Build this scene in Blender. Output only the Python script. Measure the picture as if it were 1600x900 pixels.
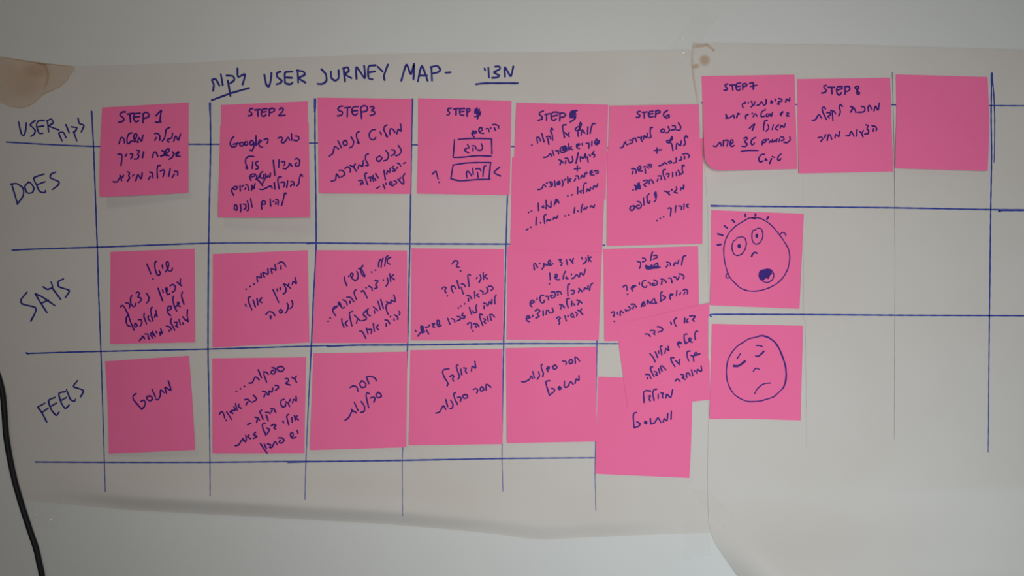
import bpy, math, random
from mathutils import Vector
random.seed(7)
scene = bpy.context.scene
for o in list(bpy.data.objects):
    bpy.data.objects.remove(o, do_unlink=True)
col = scene.collection

# ------------------------------------------------------------------ camera, world, lights, exposure
PPM = 1947.0            # photo pixels per metre on the wall (a sticky note is 76 mm)
FPX = 1280.0            # focal length in photo pixels (1600 wide)
CAMD = FPX / PPM        # distance of the camera from the wall
CZ = 1.50               # height of the image centre above the floor
cam_data = bpy.data.cameras.new('camera')
cam_data.sensor_width = 36.0
cam_data.lens = 36.0 * FPX / 1600.0
cam_data.clip_start = 0.02
cam = bpy.data.objects.new('camera', cam_data)
cam.location = (0, -CAMD, CZ)
cam.rotation_euler = (math.radians(90), 0, 0)
col.objects.link(cam)
scene.camera = cam

world = bpy.data.worlds.new('world')
scene.world = world
world.use_nodes = True
bg = world.node_tree.nodes['Background']
bg.inputs[0].default_value = (0.86, 0.95, 1.0, 1)
bg.inputs[1].default_value = 0.015


def area(name, loc, target, sx, sy, energy, color, spread=180):
    l = bpy.data.lights.new(name, 'AREA')
    l.shape = 'RECTANGLE'
    l.size, l.size_y = sx, sy
    l.energy, l.color = energy, color
    l.spread = math.radians(spread)
    o = bpy.data.objects.new(name, l)
    o.location = loc
    d = Vector(target) - Vector(loc)
    o.rotation_euler = d.to_track_quat('-Z', 'Y').to_euler()
    col.objects.link(o)
    return o


area('added_main_light', (0.105, -0.84, 1.46), (0.105, 0, 1.455), 0.36, 0.36, 1.82, (1.0, 0.98, 0.945), 106)  # unseen added lamp, no window; narrow spread shapes the falloff over the wall
area('added_low_cool_light', (0.37, -0.48, 0.95), (0.36, 0, 1.22), 0.25, 0.25, 0.54, (0.68, 0.89, 1.0), 105)  # unseen cool fill added to brighten and tint the lower right, no window
area('ceiling_light', (-0.62, -0.62, 2.45), (-0.1, 0, 1.55), 0.22, 0.22, 1.2, (1.0, 0.80, 0.60))

vs = scene.view_settings
vs.view_transform = 'Standard'
vs.look = 'None'
vs.exposure = 0.0
vs.gamma = 1.0
vs.use_curve_mapping = False


# ------------------------------------------------------------------ helpers
def P(u, v, h=0.0):
    """point h metres in front of the wall that stands at photo pixel (u, v)"""
    k = (CAMD - h) / CAMD
    return Vector(((u - 800.0) / PPM * k, -h, CZ - (v - 450.0) / PPM * k))


def link(name, verts, faces, mats, parent=None, fmat=None, smooth=True, attr=None):
    me = bpy.data.meshes.new(name)
    me.from_pydata([tuple(v) for v in verts], [], faces)
    for m in (mats if isinstance(mats, (list, tuple)) else [mats]):
        me.materials.append(m)
    if fmat:
        me.polygons.foreach_set('material_index', fmat)
    if smooth:
        me.polygons.foreach_set('use_smooth', [True] * len(faces))
    if attr:
        a = me.attributes.new('cover', 'FLOAT', 'POINT')
        a.data.foreach_set('value', attr)
    me.update()
    o = bpy.data.objects.new(name, me)
    col.objects.link(o)
    if parent:
        o.parent = parent
    return o


def tag(o, label=None, cat=None, group=None, kind=None):
    if label: o['label'] = label
    if cat: o['category'] = cat
    if group: o['group'] = group
    if kind: o['kind'] = kind
    return o


def lerp_table(tab, x):
    if x <= tab[0][0]: return tab[0][1]
    for (a, fa), (b, fb) in zip(tab, tab[1:]):
        if x <= b:
            return fa + (fb - fa) * (x - a) / (b - a)
    return tab[-1][1]


def sstep(x):
    x = max(0.0, min(1.0, x))
    return x * x * (3 - 2 * x)


# ------------------------------------------------------------------ materials
def new_mat(name):
    m = bpy.data.materials.new(name)
    m.use_nodes = True
    return m, m.node_tree.nodes, m.node_tree.links, m.node_tree.nodes['Principled BSDF']


def surface(name, c1, c2, scale, rough, bump=0.0, bscale=400.0, spec=0.3):
    m, N, L, b = new_mat(name)
    tc = N.new('ShaderNodeTexCoord')
    n = N.new('ShaderNodeTexNoise'); n.inputs['Scale'].default_value = scale; n.inputs['Detail'].default_value = 5
    r = N.new('ShaderNodeValToRGB')
    r.color_ramp.elements[0].position = 0.3; r.color_ramp.elements[0].color = (*c1, 1)
    r.color_ramp.elements[1].position = 0.7; r.color_ramp.elements[1].color = (*c2, 1)
    L.new(tc.outputs['Object'], n.inputs['Vector']); L.new(n.outputs['Fac'], r.inputs['Fac'])
    L.new(r.outputs['Color'], b.inputs['Base Color'])
    b.inputs['Roughness'].default_value = rough
    b.inputs['Specular IOR Level'].default_value = spec
    if bump:
        n2 = N.new('ShaderNodeTexNoise'); n2.inputs['Scale'].default_value = bscale
        n2.inputs['Detail'].default_value = 3
        bp = N.new('ShaderNodeBump'); bp.inputs['Strength'].default_value = bump
        bp.inputs['Distance'].default_value = 0.0004
        L.new(tc.outputs['Object'], n2.inputs['Vector']); L.new(n2.outputs['Fac'], bp.inputs['Height'])
        L.new(bp.outputs['Normal'], b.inputs['Normal'])
    return m


def stain_mat(name, c1, c2, scale):
    m, N, L, b = new_mat(name)
    tc = N.new('ShaderNodeTexCoord')
    n = N.new('ShaderNodeTexNoise'); n.inputs['Scale'].default_value = scale; n.inputs['Detail'].default_value = 4
    r = N.new('ShaderNodeValToRGB')
    r.color_ramp.elements[0].position = 0.32; r.color_ramp.elements[0].color = (*c1, 1)
    r.color_ramp.elements[1].position = 0.68; r.color_ramp.elements[1].color = (*c2, 1)
    at = N.new('ShaderNodeAttribute'); at.attribute_name = 'cover'
    tr = N.new('ShaderNodeBsdfTransparent'); mx = N.new('ShaderNodeMixShader')
    out = N['Material Output']
    L.new(tc.outputs['Object'], n.inputs['Vector']); L.new(n.outputs['Fac'], r.inputs['Fac'])
    L.new(r.outputs['Color'], b.inputs['Base Color']); b.inputs['Roughness'].default_value = 0.8
    b.inputs['Specular IOR Level'].default_value = 0.2
    L.new(at.outputs['Fac'], mx.inputs[0]); L.new(tr.outputs[0], mx.inputs[1]); L.new(b.outputs[0], mx.inputs[2])
    L.new(mx.outputs[0], out.inputs['Surface'])
    return m


WALL = surface('painted_wall', (0.585, 0.598, 0.592), (0.605, 0.616, 0.612), 6.0, 0.6, 0.25, 350, 0.35)
PAPER = surface('flipchart_paper', (0.550, 0.518, 0.488), (0.575, 0.552, 0.530), 9.0, 0.75, 0.12, 700, 0.2)
PINK = surface('pink_note_paper', (0.83, 0.150, 0.345), (0.85, 0.160, 0.365), 14.0, 0.75, 0.08, 900, 0.2)
INKP = surface('ink_on_pink', (0.040, 0.007, 0.155), (0.034, 0.011, 0.215), 260.0, 0.6, spec=0.2)
INKW = surface('ink_on_paper', (0.020, 0.019, 0.165), (0.030, 0.030, 0.24), 260.0, 0.6, spec=0.2)
LINE = surface('ruled_ink', (0.026, 0.042, 0.27), (0.040, 0.066, 0.36), 120.0, 0.6, spec=0.2)
PENCIL = surface('faint_pencil', (0.20, 0.20, 0.21), (0.28, 0.28, 0.29), 120.0, 0.7, spec=0.2)
RUBBER = surface('black_rubber', (0.007, 0.007, 0.009), (0.011, 0.011, 0.014), 60.0, 0.6, spec=0.25)
BROWN = stain_mat('brown_stain', (0.56, 0.345, 0.175), (0.66, 0.425, 0.24), 30.0)
tm, N_, L_, b_ = new_mat('clear_tape')
b_.inputs['Base Color'].default_value = (0.62, 0.60, 0.56, 1)
b_.inputs['Roughness'].default_value = 0.22
b_.inputs['Alpha'].default_value = 0.03
TAPE = tm
tm, N_, L_, b_ = new_mat('tape_wrinkle_glint')  # white base colour paints the glints on the tape
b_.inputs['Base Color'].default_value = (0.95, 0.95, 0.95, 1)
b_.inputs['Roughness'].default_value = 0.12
WRINKLE_GLINT = tm


# ------------------------------------------------------------------ pen strokes: thin ribbons of ink that lie on a surface
def smooth_path(pts, step=1.0):
    if len(pts) < 3:
        out = []
        (x0, y0), (x1, y1) = pts
        n = max(2, int(math.hypot(x1 - x0, y1 - y0) / (step * 3)))
        return [(x0 + (x1 - x0) * i / n, y0 + (y1 - y0) * i / n) for i in range(n + 1)]
    closed = math.hypot(pts[0][0] - pts[-1][0], pts[0][1] - pts[-1][1]) < 0.05
    q = [pts[-2] if closed else pts[0]] + list(pts) + [pts[1] if closed else pts[-1]]
    out = []
    for i in range(1, len(q) - 2):
        p0, p1, p2, p3 = q[i - 1], q[i], q[i + 1], q[i + 2]
        n = max(2, int(math.hypot(p2[0] - p1[0], p2[1] - p1[1]) / step))
        for j in range(n):
            t = j / n
            r = []
            for a in (0, 1):
                # centripetal-like: tension keeps corners crisp
                m1 = 0.36 * (p2[a] - p0[a]); m2 = 0.36 * (p3[a] - p1[a])
                r.append((2*t**3 - 3*t**2 + 1) * p1[a] + (t**3 - 2*t**2 + t) * m1 + (-2*t**3 + 3*t**2) * p2[a] + (t**3 - t**2) * m2)
            out.append(tuple(r))
    out.append(tuple(pts[-1]))
    return out


class Ink:
    def __init__(self, height):
        self.h = height; self.v = []; self.f = []; self.n = 0; self.cover = []

    def put(self, u, v, lift):
        self.v.append(P(u, v, self.h(u, v) + lift)); self.cover.append(1.0)

    def disc(self, u, v, r, lift):
        i = len(self.v)
        self.put(u, v, lift)
        for k in range(10):
            a = k * math.tau / 10
            self.put(u + r * math.cos(a), v - r * math.sin(a), lift)
        for k in range(10):
            self.f.append((i, i + 1 + k, i + 1 + (k + 1) % 10))

    def stroke(self, pts, w, w_end=None):
        self.n += 1
        lift = 0.00006 + 0.0000004 * (self.n % 60)
        if len(pts) == 1:
            self.disc(pts[0][0], pts[0][1], w * 0.62, lift); return
        path = smooth_path(pts)
        n = len(path)
        i0 = len(self.v)
        ph = random.random() * 6
        widths = []
        for i, (x, y) in enumerate(path):
            ax, ay = path[max(0, i - 1)]; bx, by = path[min(n - 1, i + 1)]
            d = math.hypot(bx - ax, by - ay) or 1
            nx, ny = -(by - ay) / d, (bx - ax) / d
            ww = w if w_end is None else w + (w_end - w) * sstep((i / (n - 1) - 0.5) * 2)
            ww *= 1 + 0.09 * math.sin(ph + i * 0.33)
            widths.append(ww)
            self.put(x + nx * ww / 2, y + ny * ww / 2, lift)
            self.put(x - nx * ww / 2, y - ny * ww / 2, lift)
        for i in range(n - 1):
            a = i0 + 2 * i
            self.f.append((a, a + 1, a + 3, a + 2))
        self.disc(path[0][0], path[0][1], widths[0] / 2, lift + 0.000001)
        self.disc(path[-1][0], path[-1][1], widths[-1] / 2, lift + 0.000001)
        for x, y in pts[1:-1]:
            self.disc(x, y, w * 0.46, lift + 0.000001)

    def polygon(self, pts, lift=0.00009):
        i = len(self.v)
        for x, y in pts:
            self.put(x, y, lift)
        self.f.append(tuple(range(i, i + len(pts))))

    def build(self, name, m, parent):
        # make every face look at the room
        fs = []
        for f in self.f:
            a, b, c = self.v[f[0]], self.v[f[1]], self.v[f[2]]
            nrm = (b - a).cross(c - a)
            fs.append(f if nrm.y <= 0 else tuple(reversed(f)))
        return link(name, self.v, fs, m, parent)


def strokes_of(blocks):
    out = []
    for blk in blocks:
        ox, oy, s, txt = blk[:4]
        w = blk[4] if len(blk) > 4 else None
        for st in txt.replace('\n', '').split(';'):
            st = st.strip()
            if not st: continue
            pts = [(ox + float(a) / s, oy + float(b) / s) for a, b in (p.split(',') for p in st.split())]
            out.append((pts, w))
    return out


# ------------------------------------------------------------------ the handwriting: pen strokes as (origin, scale, points)
INK = {}
INK['s1'] = [
    (150, 150, 10, '460,250 415,250 375,285 385,310 425,340 435,375 405,400 355,410;490,285 590,270;530,285 540,410;690,270 620,275 590,310 595,370 625,405 665,385;'
     '600,330 685,322;740,285 735,350 735,415;730,290 770,255 820,275 825,320 790,340 745,350;935,310 1020,225 1010,290 1000,400;935,410 1015,405;'
     '1215,705 1245,625 1285,690 1320,595;1195,580 1185,650 1120,680 1115,700 1140,720;1155,490 1100,520 1085,590 1070,660 1035,705;'
     '915,590 960,585 995,620 995,690;940,650 920,695;650,715 670,650 710,705 735,610;660,725 610,705 590,650 600,600 630,590 640,620 610,680;'
     '560,575 515,590 485,660 490,740 525,735 545,705 600,715;360,745 385,660 415,650 440,680 445,735;'),
    (150, 225, 10, '1240,160 1280,120 1300,130 1270,160 1250,190 1315,190;1190,120 1215,140 1195,205 1140,240;1130,180 1080,150 1100,90 1140,75 1140,110 1090,160;'
     '1030,105 1065,120 1060,165 1010,190 1070,175 1140,185;880,210 905,130 935,125 965,190;745,120 725,215;635,95 680,110 650,160 670,180 650,230 595,235;'
     '535,155 570,155 570,190 540,235;480,160 460,190;345,160 400,165 405,230 390,335;1225,425 1275,435 1275,490;1225,470 1190,525;1160,385 1135,505;'
     '1005,420 1055,405 1070,430 1045,515;1005,335 965,345 955,420 960,530;840,440 880,455 890,530;850,505 820,550;620,575 655,480 705,545 722,450;'
     '590,480 570,500;495,435 525,450 510,495 525,530 490,585;430,490 415,520;270,590 330,590 380,515 400,570;375,490 392,520;'),
]
INK['s2'] = [
    (335, 150, 10, '600,195 560,205 545,235 580,265 580,300 530,310;630,220 715,210;675,220 680,315;820,200 760,205 735,240 735,300 770,318 805,295;740,255 810,245;'
     '860,210 855,310;850,215 900,190 940,210 925,245 860,262;1015,215 1045,185 1075,205 1060,250 1005,305 1105,300;'),
]
INK['s3'] = [
    (490, 145, 10, '455,210 410,215 380,250 400,280 450,300 445,335 415,355 375,360;485,235 575,225;530,230 525,375;690,215 620,225 600,270 610,330 650,350 685,325;'
     '610,285 685,280;735,245 745,320 750,400;735,230 790,200 840,225 835,275 790,295 745,300;885,220 925,215 945,240 905,275 955,300 950,335 885,355;'
     '1300,645 1325,570 1370,600 1358,490;1195,655 1190,600 1205,560 1245,575 1270,620;1145,505 1105,530 1100,590 1155,690 1125,670;1040,615 1060,655;'
     '960,575 910,585 870,640 880,710 920,735 950,725 970,700;710,605 675,630 670,690 710,790 680,775;585,690 625,760 610,830 565,860;'
     '490,745 460,775 480,825 525,805 515,755 490,745;380,750 435,860;'),
    (490, 220, 10, '245,240 300,195 330,90 390,130;1325,75 1370,150 1340,215 1285,235;1215,140 1265,150 1265,205 1210,235;1130,150 1170,220 1150,290 1095,315;'
     '1030,240 985,270 990,310 1030,320 1070,270 1030,240;855,205 815,225 810,290 855,380 815,385;695,435 710,375 765,400 775,310;650,360 630,400;'
     '570,385 620,410 670,475;490,435 530,405 575,440 570,490;400,465 440,460 485,500 475,540 430,565;275,630 340,610 360,520 405,580;1405,355 1435,340;'
     '1310,350 1345,365 1360,400;1310,410 1300,435;1250,395 1225,420 1270,450 1280,465 1235,475;1140,520 1155,470 1190,495 1195,430;1100,465 1120,610;'
     '970,515 1010,580;960,590 970,620;930,540 935,635;850,580 905,565 920,590;890,590 890,630;830,505 800,520 810,590 845,685;705,625 755,620 775,675;'
     '740,660 735,690;1425,515 1395,560 1410,640 1400,675;1360,575 1340,610;1315,600 1385,670;1260,625 1295,640 1290,670 1255,680;'
     '1250,705 1200,690 1185,650 1220,640 1225,680;1130,660 1130,680;1085,680 1115,755;985,745 1030,715;'),
]
INK['s4'] = [
    (645, 145, 10, '600,240 560,245 545,275 575,310 565,340 535,345;640,255 720,245;675,255 675,345;810,245 750,250 730,290 745,345 795,350;735,300 800,290;'
     '845,265 850,365;840,260 880,245 895,275 850,310;1005,235 970,290 1060,300;975,260 1040,270;970,315 1050,320;1000,240 1010,410;1060,300 1010,405;'
     '970,375 1050,345;990,270 1030,330;1040,260 985,320;1250,500 1290,495 1340,520 1340,555;1275,550 1290,585;1215,540 1220,555;1145,565 1180,560 1190,605;'
     '1105,635 1040,620 1035,560 1070,540 1085,580 1045,610;940,620 980,595 995,625 950,635;945,590 925,640 960,700;'
     '715,728 900,715 1210,720 1230,760 1236,950;650,735 640,900 630,990;'),
    (645, 220, 10, '630,240 640,260 800,255 1000,235 1225,240;1070,45 1090,105 1070,145 1015,145;925,80 970,80 990,125;940,115 940,155;'
     '855,60 880,110 830,120 810,150 875,190;630,380 800,350 1000,340 1220,340;1215,340 1190,600;630,375 595,590;590,590 740,625 1000,605 1205,600;'
     '1140,390 1110,410 1095,560;985,440 1040,435 1065,470;1010,490 1020,575;935,430 945,525;845,580 840,490 870,480 920,550;305,520 360,475 375,520 395,595;'
     '412,648;1355,415 1270,495 1370,550;'),
]
INK['s5'] = [
    (795, 155, 10, '540,185 490,205 475,235 515,270 520,310 455,330;565,240 650,225;590,240 590,330;770,205 690,205 660,260 675,320 710,330 740,310;665,270 760,250;'
     '800,225 795,340;790,225 850,215 890,245 850,280 800,285;1065,180 970,195 960,285 1040,270 1030,310 960,355;975,220 1040,210;970,250 1050,240;'
     '1000,195 985,285;1020,190 1030,280;960,285 1040,290;1345,385 1315,380 1290,440 1270,535;1235,435 1230,545;1130,560 1145,480 1185,530;'
     '1085,580 1080,500 1115,440 1135,390 1120,360 1100,420 1110,480 1050,490 1035,465 1080,430;895,400 850,405 840,440 870,600;870,520 945,585;'
     '945,520 920,565;690,475 670,450 655,500 680,560 685,640;590,590 640,580 655,620;610,620 625,705;515,535 550,665;450,685 440,600 470,600 500,655;'
     '360,717;1370,625 1340,680 1370,715 1410,680 1410,650;1375,625 1390,670 1360,690;1300,660 1295,730;1210,690 1250,690 1250,765;1145,690 1150,720;'
     '1100,700 1060,710 1065,760 1105,770;1065,740 1110,705;935,695 940,795;980,740 950,770 1000,790;880,730 810,760 810,820 850,835 905,800 900,750 870,735;'
     '840,770 880,760 880,800 840,800 860,780;'),
    (795, 225, 10, '735,105 775,110 775,155;680,95 705,180;545,210 600,200 650,150 665,190;1330,115 1300,160 1345,170 1330,210;1250,170 1275,175 1270,190;'
     '1225,200 1240,285;1120,275 1120,200 1165,225 1195,150 1200,215;1085,135 1050,300;990,195 1000,260 960,295 930,260;880,225 920,225 930,265;'
     '890,260 885,305;785,245 820,265 855,295;820,260 800,325;1070,340 1070,420;1025,390 1120,378;1340,420 1390,420 1395,455 1360,460;'
     '1300,415 1270,440 1280,480 1335,485;1275,460 1315,440;1215,440 1215,465;1125,535 1145,490 1180,520 1190,455;1050,500 1080,500 1095,550;'
     '1045,540 1025,575;920,515 925,610;970,540 940,565 970,590;885,550 870,565;830,560 850,610 835,655;790,585 755,605 760,640 800,625 790,585;775,610;'
     '715,575 725,665;630,595 675,600 680,650 640,670;650,620 665,640;600,605 590,615;455,712 510,700 550,630 575,670;1315,705 1335,650 1370,675 1390,620;'
     '1215,745 1230,700 1260,735 1280,680;1210,610 1180,620 1165,690 1170,770;1075,675 1075,775;1140,730 1110,740 1135,765;988,795;922,812;'),
]
INK['s5low'] = [
    (795, 300, 10, '745,90 710,205;745,85 780,170;745,110 750,150 720,180;660,150 655,240 590,205 585,260;580,130 585,200;545,215 520,235 550,245;460,175 465,290;310,318;'
     '355,297;1275,235 1290,215 1325,245 1340,200;1170,275 1185,245 1200,270 1225,235;1155,190 1135,250 1130,315;1078,300;1030,245 1020,325;940,360;880,373;'
     '695,430 705,395 745,410 765,370;590,460 605,430 630,450 655,430;580,350 550,380 560,490;497,482;430,395 425,515;345,550;275,592 300,575;'),
]
INK['s6'] = [
    (940, 155, 10, '600,190 560,200 560,225 600,250 585,280 545,285;635,205 715,200;665,205 665,295;805,185 750,195 730,240 755,280 805,270;735,235 800,225;'
     '850,195 840,280;840,190 890,175 915,205 850,235;1030,175 975,215 970,260 1010,295 1055,280 1050,245 1010,265;1200,370 1235,430 1220,485 1170,480;'
     '1105,415 1150,420 1145,470 1085,485;1040,430 1060,480 1040,520 1005,525;960,465 925,490 940,520 980,510 980,475 960,465;'
     '795,440 765,450 760,530 775,590 745,605;655,625 665,570 705,605 715,530;625,580 620,620;565,600 600,600 635,660;490,620 530,610 545,665;'
     '440,640 480,645 480,680 430,700;295,760 330,750 360,690 405,715;355,680 380,665;1345,600 1320,570 1295,620 1310,690 1285,725;'
     '1165,775 1175,690 1230,725 1245,650;1115,800 1090,690 1030,680 1020,650 1095,640 1110,600 1095,585 1070,660;865,760 865,845;825,800 935,790;'),
    (940, 225, 10, '1270,160 1330,150 1370,180 1360,210;1295,195 1295,235;1240,200 1250,240 1215,260;1165,220 1165,280 1120,300;'
     '1080,265 1045,280 1060,300 1095,290 1080,265;900,340 950,325 985,290 1020,315;720,325 775,320 780,360;745,340 760,360;655,355 710,355 735,380;'
     '680,390 685,455;635,420 580,420 565,375 600,345 615,380 580,405;470,385 520,390 545,430 535,455;490,430 480,465;'
     '1290,340 1265,330 1260,400 1270,450 1210,485;1195,410 1225,460;1165,440 1170,495;1110,450 1110,510;1010,470 1055,465 1040,515;'
     '995,400 965,410 960,470 995,555;885,500 930,500 930,555;880,550 870,580;745,625 745,570 780,560 810,610;650,575 710,565 710,600 660,635 690,665;'
     '590,605 560,640 540,715;520,640 590,700;560,620 600,700;530,700 610,690;580,610 600,660;520,640 545,700;492,718;1235,720 1245,680 1275,705 1285,640;'
     '1165,670 1175,710 1135,750 1180,765;1100,710 1095,720;1060,740 1040,755;980,735 1020,750 1065,795;845,750 825,775 840,820 848,848;'),
    (940, 300, 10, '740,30 705,75 715,108;655,95 657,108;845,0 855,50 852,105;'),
]
INK['s6low'] = [
    (940, 300, 10, '850,122 820,155;720,122 712,150 740,180 755,140;655,122 665,205;560,150 600,160 625,210 600,250 560,255 545,220 590,205;'
     '510,215 460,225 440,260 470,290 510,260 510,220 540,235;1290,185 1285,265;1355,190 1325,215 1355,245;1205,220 1250,225 1245,275;1160,215 1150,315;'
     '1040,255 1085,255 1075,375;968,390;917,415;866,450;'),
]
INK['s7'] = [
    (1090, 110, 10, '470,210 430,225 435,250 465,280 455,305 415,310;505,230 580,225;540,230 550,310;675,195 620,205 600,240 610,300 645,315 665,290;605,255 665,245;'
     '705,220 705,300;700,215 750,205 770,235 710,255;810,205 865,190 870,240 870,295;825,250 925,232;1375,495 1395,445 1430,480 1440,430;'
     '1265,440 1310,450 1315,480 1260,490 1280,530 1245,525;1215,450 1215,475;1150,475 1145,515 1175,500 1150,475;'
     '1070,460 1070,520 1035,545 1000,490 965,535 930,545;895,490 880,550;840,480 860,545 835,575;795,500 790,515;745,495 700,530 710,585;'
     '710,520 750,515 745,495;1395,665 1425,670 1385,710 1430,712;1290,685 1330,645 1300,710;1170,655 1150,720 1125,680 1105,720;'
     '1095,680 1075,690 1075,720 1100,720;1060,615 1010,640 990,690 1000,725 1050,715;870,725 890,680 910,685 930,715;855,665 850,680;'
     '785,685 750,710 755,755;755,710 790,690;655,680 625,690;630,670 610,740;575,745 560,700 500,740 440,745 460,720 440,690;'),
    (1090, 180, 10, '1370,130 1350,190 1310,160 1290,200;1265,150 1215,210 1250,228;1185,150 1165,225;1090,80 1055,85 1035,150 1030,240;1095,150 1110,170 1105,215 1070,250;'
     '810,205 890,135 855,235;1440,335 1445,390 1400,430 1350,425;1300,340 1340,345 1350,380 1310,400;1280,370 1270,415;1240,370 1230,420 1215,390 1180,420;'
     '1170,380 1160,420 1140,400 1120,430;1105,375 1100,385;1070,380 1030,390 1010,420 1010,465;1020,430 1060,420 1070,385;'
     '910,345 850,380 835,430 850,465 880,450 885,430;725,365 760,345 780,365 735,415 775,450 745,490 690,485;680,565 800,550 945,552;'
     '570,475 530,490 510,460 515,400 545,385 555,420 520,450;430,395 475,395 460,485;405,395 400,480;245,480 290,490 350,425 370,480;'
     '1305,605 1265,640 1250,690 1275,710 1300,680;1165,645 1200,660;1155,680 1125,755;1065,680 1055,700 1085,705 1075,685;'
     '1045,610 990,620 955,680 975,730 1025,715;'),
]
INK['s8'] = [
    (1240, 115, 10, '510,185 475,195 480,225 510,260 490,295 440,305;540,215 640,215;595,215 600,315;760,205 690,205 670,250 685,320 720,335 745,300;675,260 760,235;'
     '805,205 805,325;800,205 860,200 880,240 850,275 810,280;960,215 1000,195 1020,220 985,275 1030,300 1015,325 985,310 1000,260 965,230;'
     '1255,585 1280,510 1320,570 1340,460;1170,590 1165,520 1190,500 1225,560;1060,515 1105,525 1115,570 1085,600 1010,605;890,515 945,540 975,610;'
     '925,545 890,600;765,515 735,485 715,520 730,600 705,660;580,580 630,590 655,625;605,610 615,735;520,610 570,615 575,650 535,665 560,695;'
     '500,555 475,520 445,545 460,610 515,720;290,730 340,720 395,640 435,695;'),
    (1240, 185, 10, '1225,115 1280,130 1300,165 1285,195;1250,160 1240,200;1130,100 1165,115 1145,165 1170,185 1165,235 1110,245;1035,205 1060,235 1085,290;'
     '1090,190 1065,235;990,180 985,275;820,270 870,270 900,205 945,280;645,305 660,250 705,285 720,205;525,345 545,255 575,265 595,325;500,255 485,300;'
     '385,305 430,290 455,320 425,360;'),
]
INK['shock'] = [
    (1105, 325, 10, ''
     '755,172 700,155 640,165 560,210 450,280 350,380 290,490 260,620 260,720 275,850 310,980 360,1090 430,1170 520,1250 620,1290 720,1300 830,1290 960,1250 1090,1180 1190,1080 1260,950 1285,830 1290,760 1270,640 1200,520 1130,420 1040,310 960,235 860,175 790,155 700,158;'
     '1145,410 1165,385 1195,385 1220,405 1228,435;740,350 715,350 700,400 700,480 725,545 770,565 820,545 860,480 870,400 845,330 810,315 770,325 740,350;'
     '460,470 540,450 590,475 612,550 590,650 540,720 470,745 420,720 390,650 390,580 410,520 450,495;320,1015 295,1050 295,1085 320,1095 350,1080;'
     '820,1000 850,975 940,955 1000,970 1035,1020 1040,1070 1010,1130 940,1165 880,1150 830,1110 810,1060 820,1000;'),
    (1105, 325, 10, '595,100 597,135;755,95 752,125;955,140 935,175;395,190 425,220;270,280 312,312;165,405 245,428;160,578 212,570;775,705 740,695 710,720 695,755;', 3.0),
]
INK['sad'] = [
    (1105, 505, 10, ''
     '800,210 730,225 650,245 560,300 470,360 390,450 330,560 305,680 300,790 315,910 360,1020 420,1110 520,1180 630,1222 720,1225 830,1215 940,1185 1040,1150 1120,1080 1190,1010;'
     '765,350 820,350 860,365;520,475 495,515 465,555;720,755 745,715 780,705 815,725;740,1105 780,1030 850,965 920,940 990,935;'),
    (1105, 505, 10, '1190,1010 1225,910 1235,810 1232,760 1225,680 1190,560 1130,410 1060,300 960,225 860,195 800,205;760,510 790,520 830,495 885,440;', 2.7),
    (1105, 505, 10, '415,668 480,670 540,635 590,595;', 3.6),
]
INK['y1'] = [
    (160, 385, 10, '1095,340 1075,385 1030,375 1000,290 1000,245 1025,240 1035,290 1020,350 990,395;935,295 945,345;'
     '850,230 825,245 820,330 850,430 880,455 905,420 885,375;695,280 760,430;790,510;1170,560 1235,615;1220,510 1215,590;'
     '1060,615 1105,595 1140,630 1130,690 1095,715;1055,740 1020,755 1000,710 990,655 1010,650 1015,690 1000,720;940,675 950,720;870,655 940,850;'
     '690,735 725,790 720,850 690,885;525,730 555,710 580,740 555,790 605,810 600,850 565,880;'),
    (160, 455, 10, '460,70 440,110 445,190 480,240 515,225 520,190;365,185 405,185 430,220 420,265;285,245 315,220 360,280 410,380;410,385 440,480 495,610;'
     '415,385 380,400 370,470 390,530 430,550;1250,15 1235,70 1250,130 1275,205;1110,80 1100,130 1120,220 1160,310;'
     '1215,240 1180,220 1175,170 1200,190 1150,240;1075,235 1030,240 1015,300 1030,350 1065,380;1075,235 1070,280 1020,300;855,395 830,360 815,410;'
     '835,300 855,395;775,250 755,290 765,380 790,465;655,345 650,400 690,510;720,385 715,430 750,470;565,445 605,445 615,500 590,550;'
     '515,500 500,540 520,560 545,535 515,500;1330,290 1325,380 1340,470;1290,440 1340,475;1255,400 1295,450;1255,490 1265,520;1195,440 1220,525;'
     '1125,490 1165,485 1165,530 1145,545 1180,560;1080,425 1065,480 1095,540 1130,610;1000,545 1055,560 1080,605;1040,610 1048,630;'
     '910,585 935,660 900,640 905,690;840,630 850,650;780,625 825,710;750,680 790,735;750,680 760,650 800,690;665,670 710,670 715,710 730,750;'
     '580,770 640,710 660,745;620,700 650,730;'),
]
INK['y2'] = [
    (325, 390, 10, '1090,225 1130,195 1180,205 1215,265;1140,255 1140,305;1000,370 985,295 1060,320 1045,235;880,430 855,355 935,385 935,300;'
     '775,500 765,420 830,440 825,375;720,540;657,578;595,620;1315,550 1330,500 1380,530 1360,435;1265,530 1245,570;1185,535 1240,560 1290,605;'
     '1180,540 1215,600 1215,660 1175,695;1130,595 1130,625;1080,615 1085,650;1015,625 1105,825;'),
    (325, 460, 10, '765,65 780,160;840,55 805,95 840,130;705,90 740,195;665,35 630,55 640,130 685,240;585,155 597,185;1310,100 1325,150 1310,200 1280,220;'
     '1235,135 1255,180 1235,260 1205,295;1140,235 1115,260 1135,295 1165,270 1140,235;905,315 950,270 1010,280 1045,330;970,340 985,345 975,385;'),
]
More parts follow.
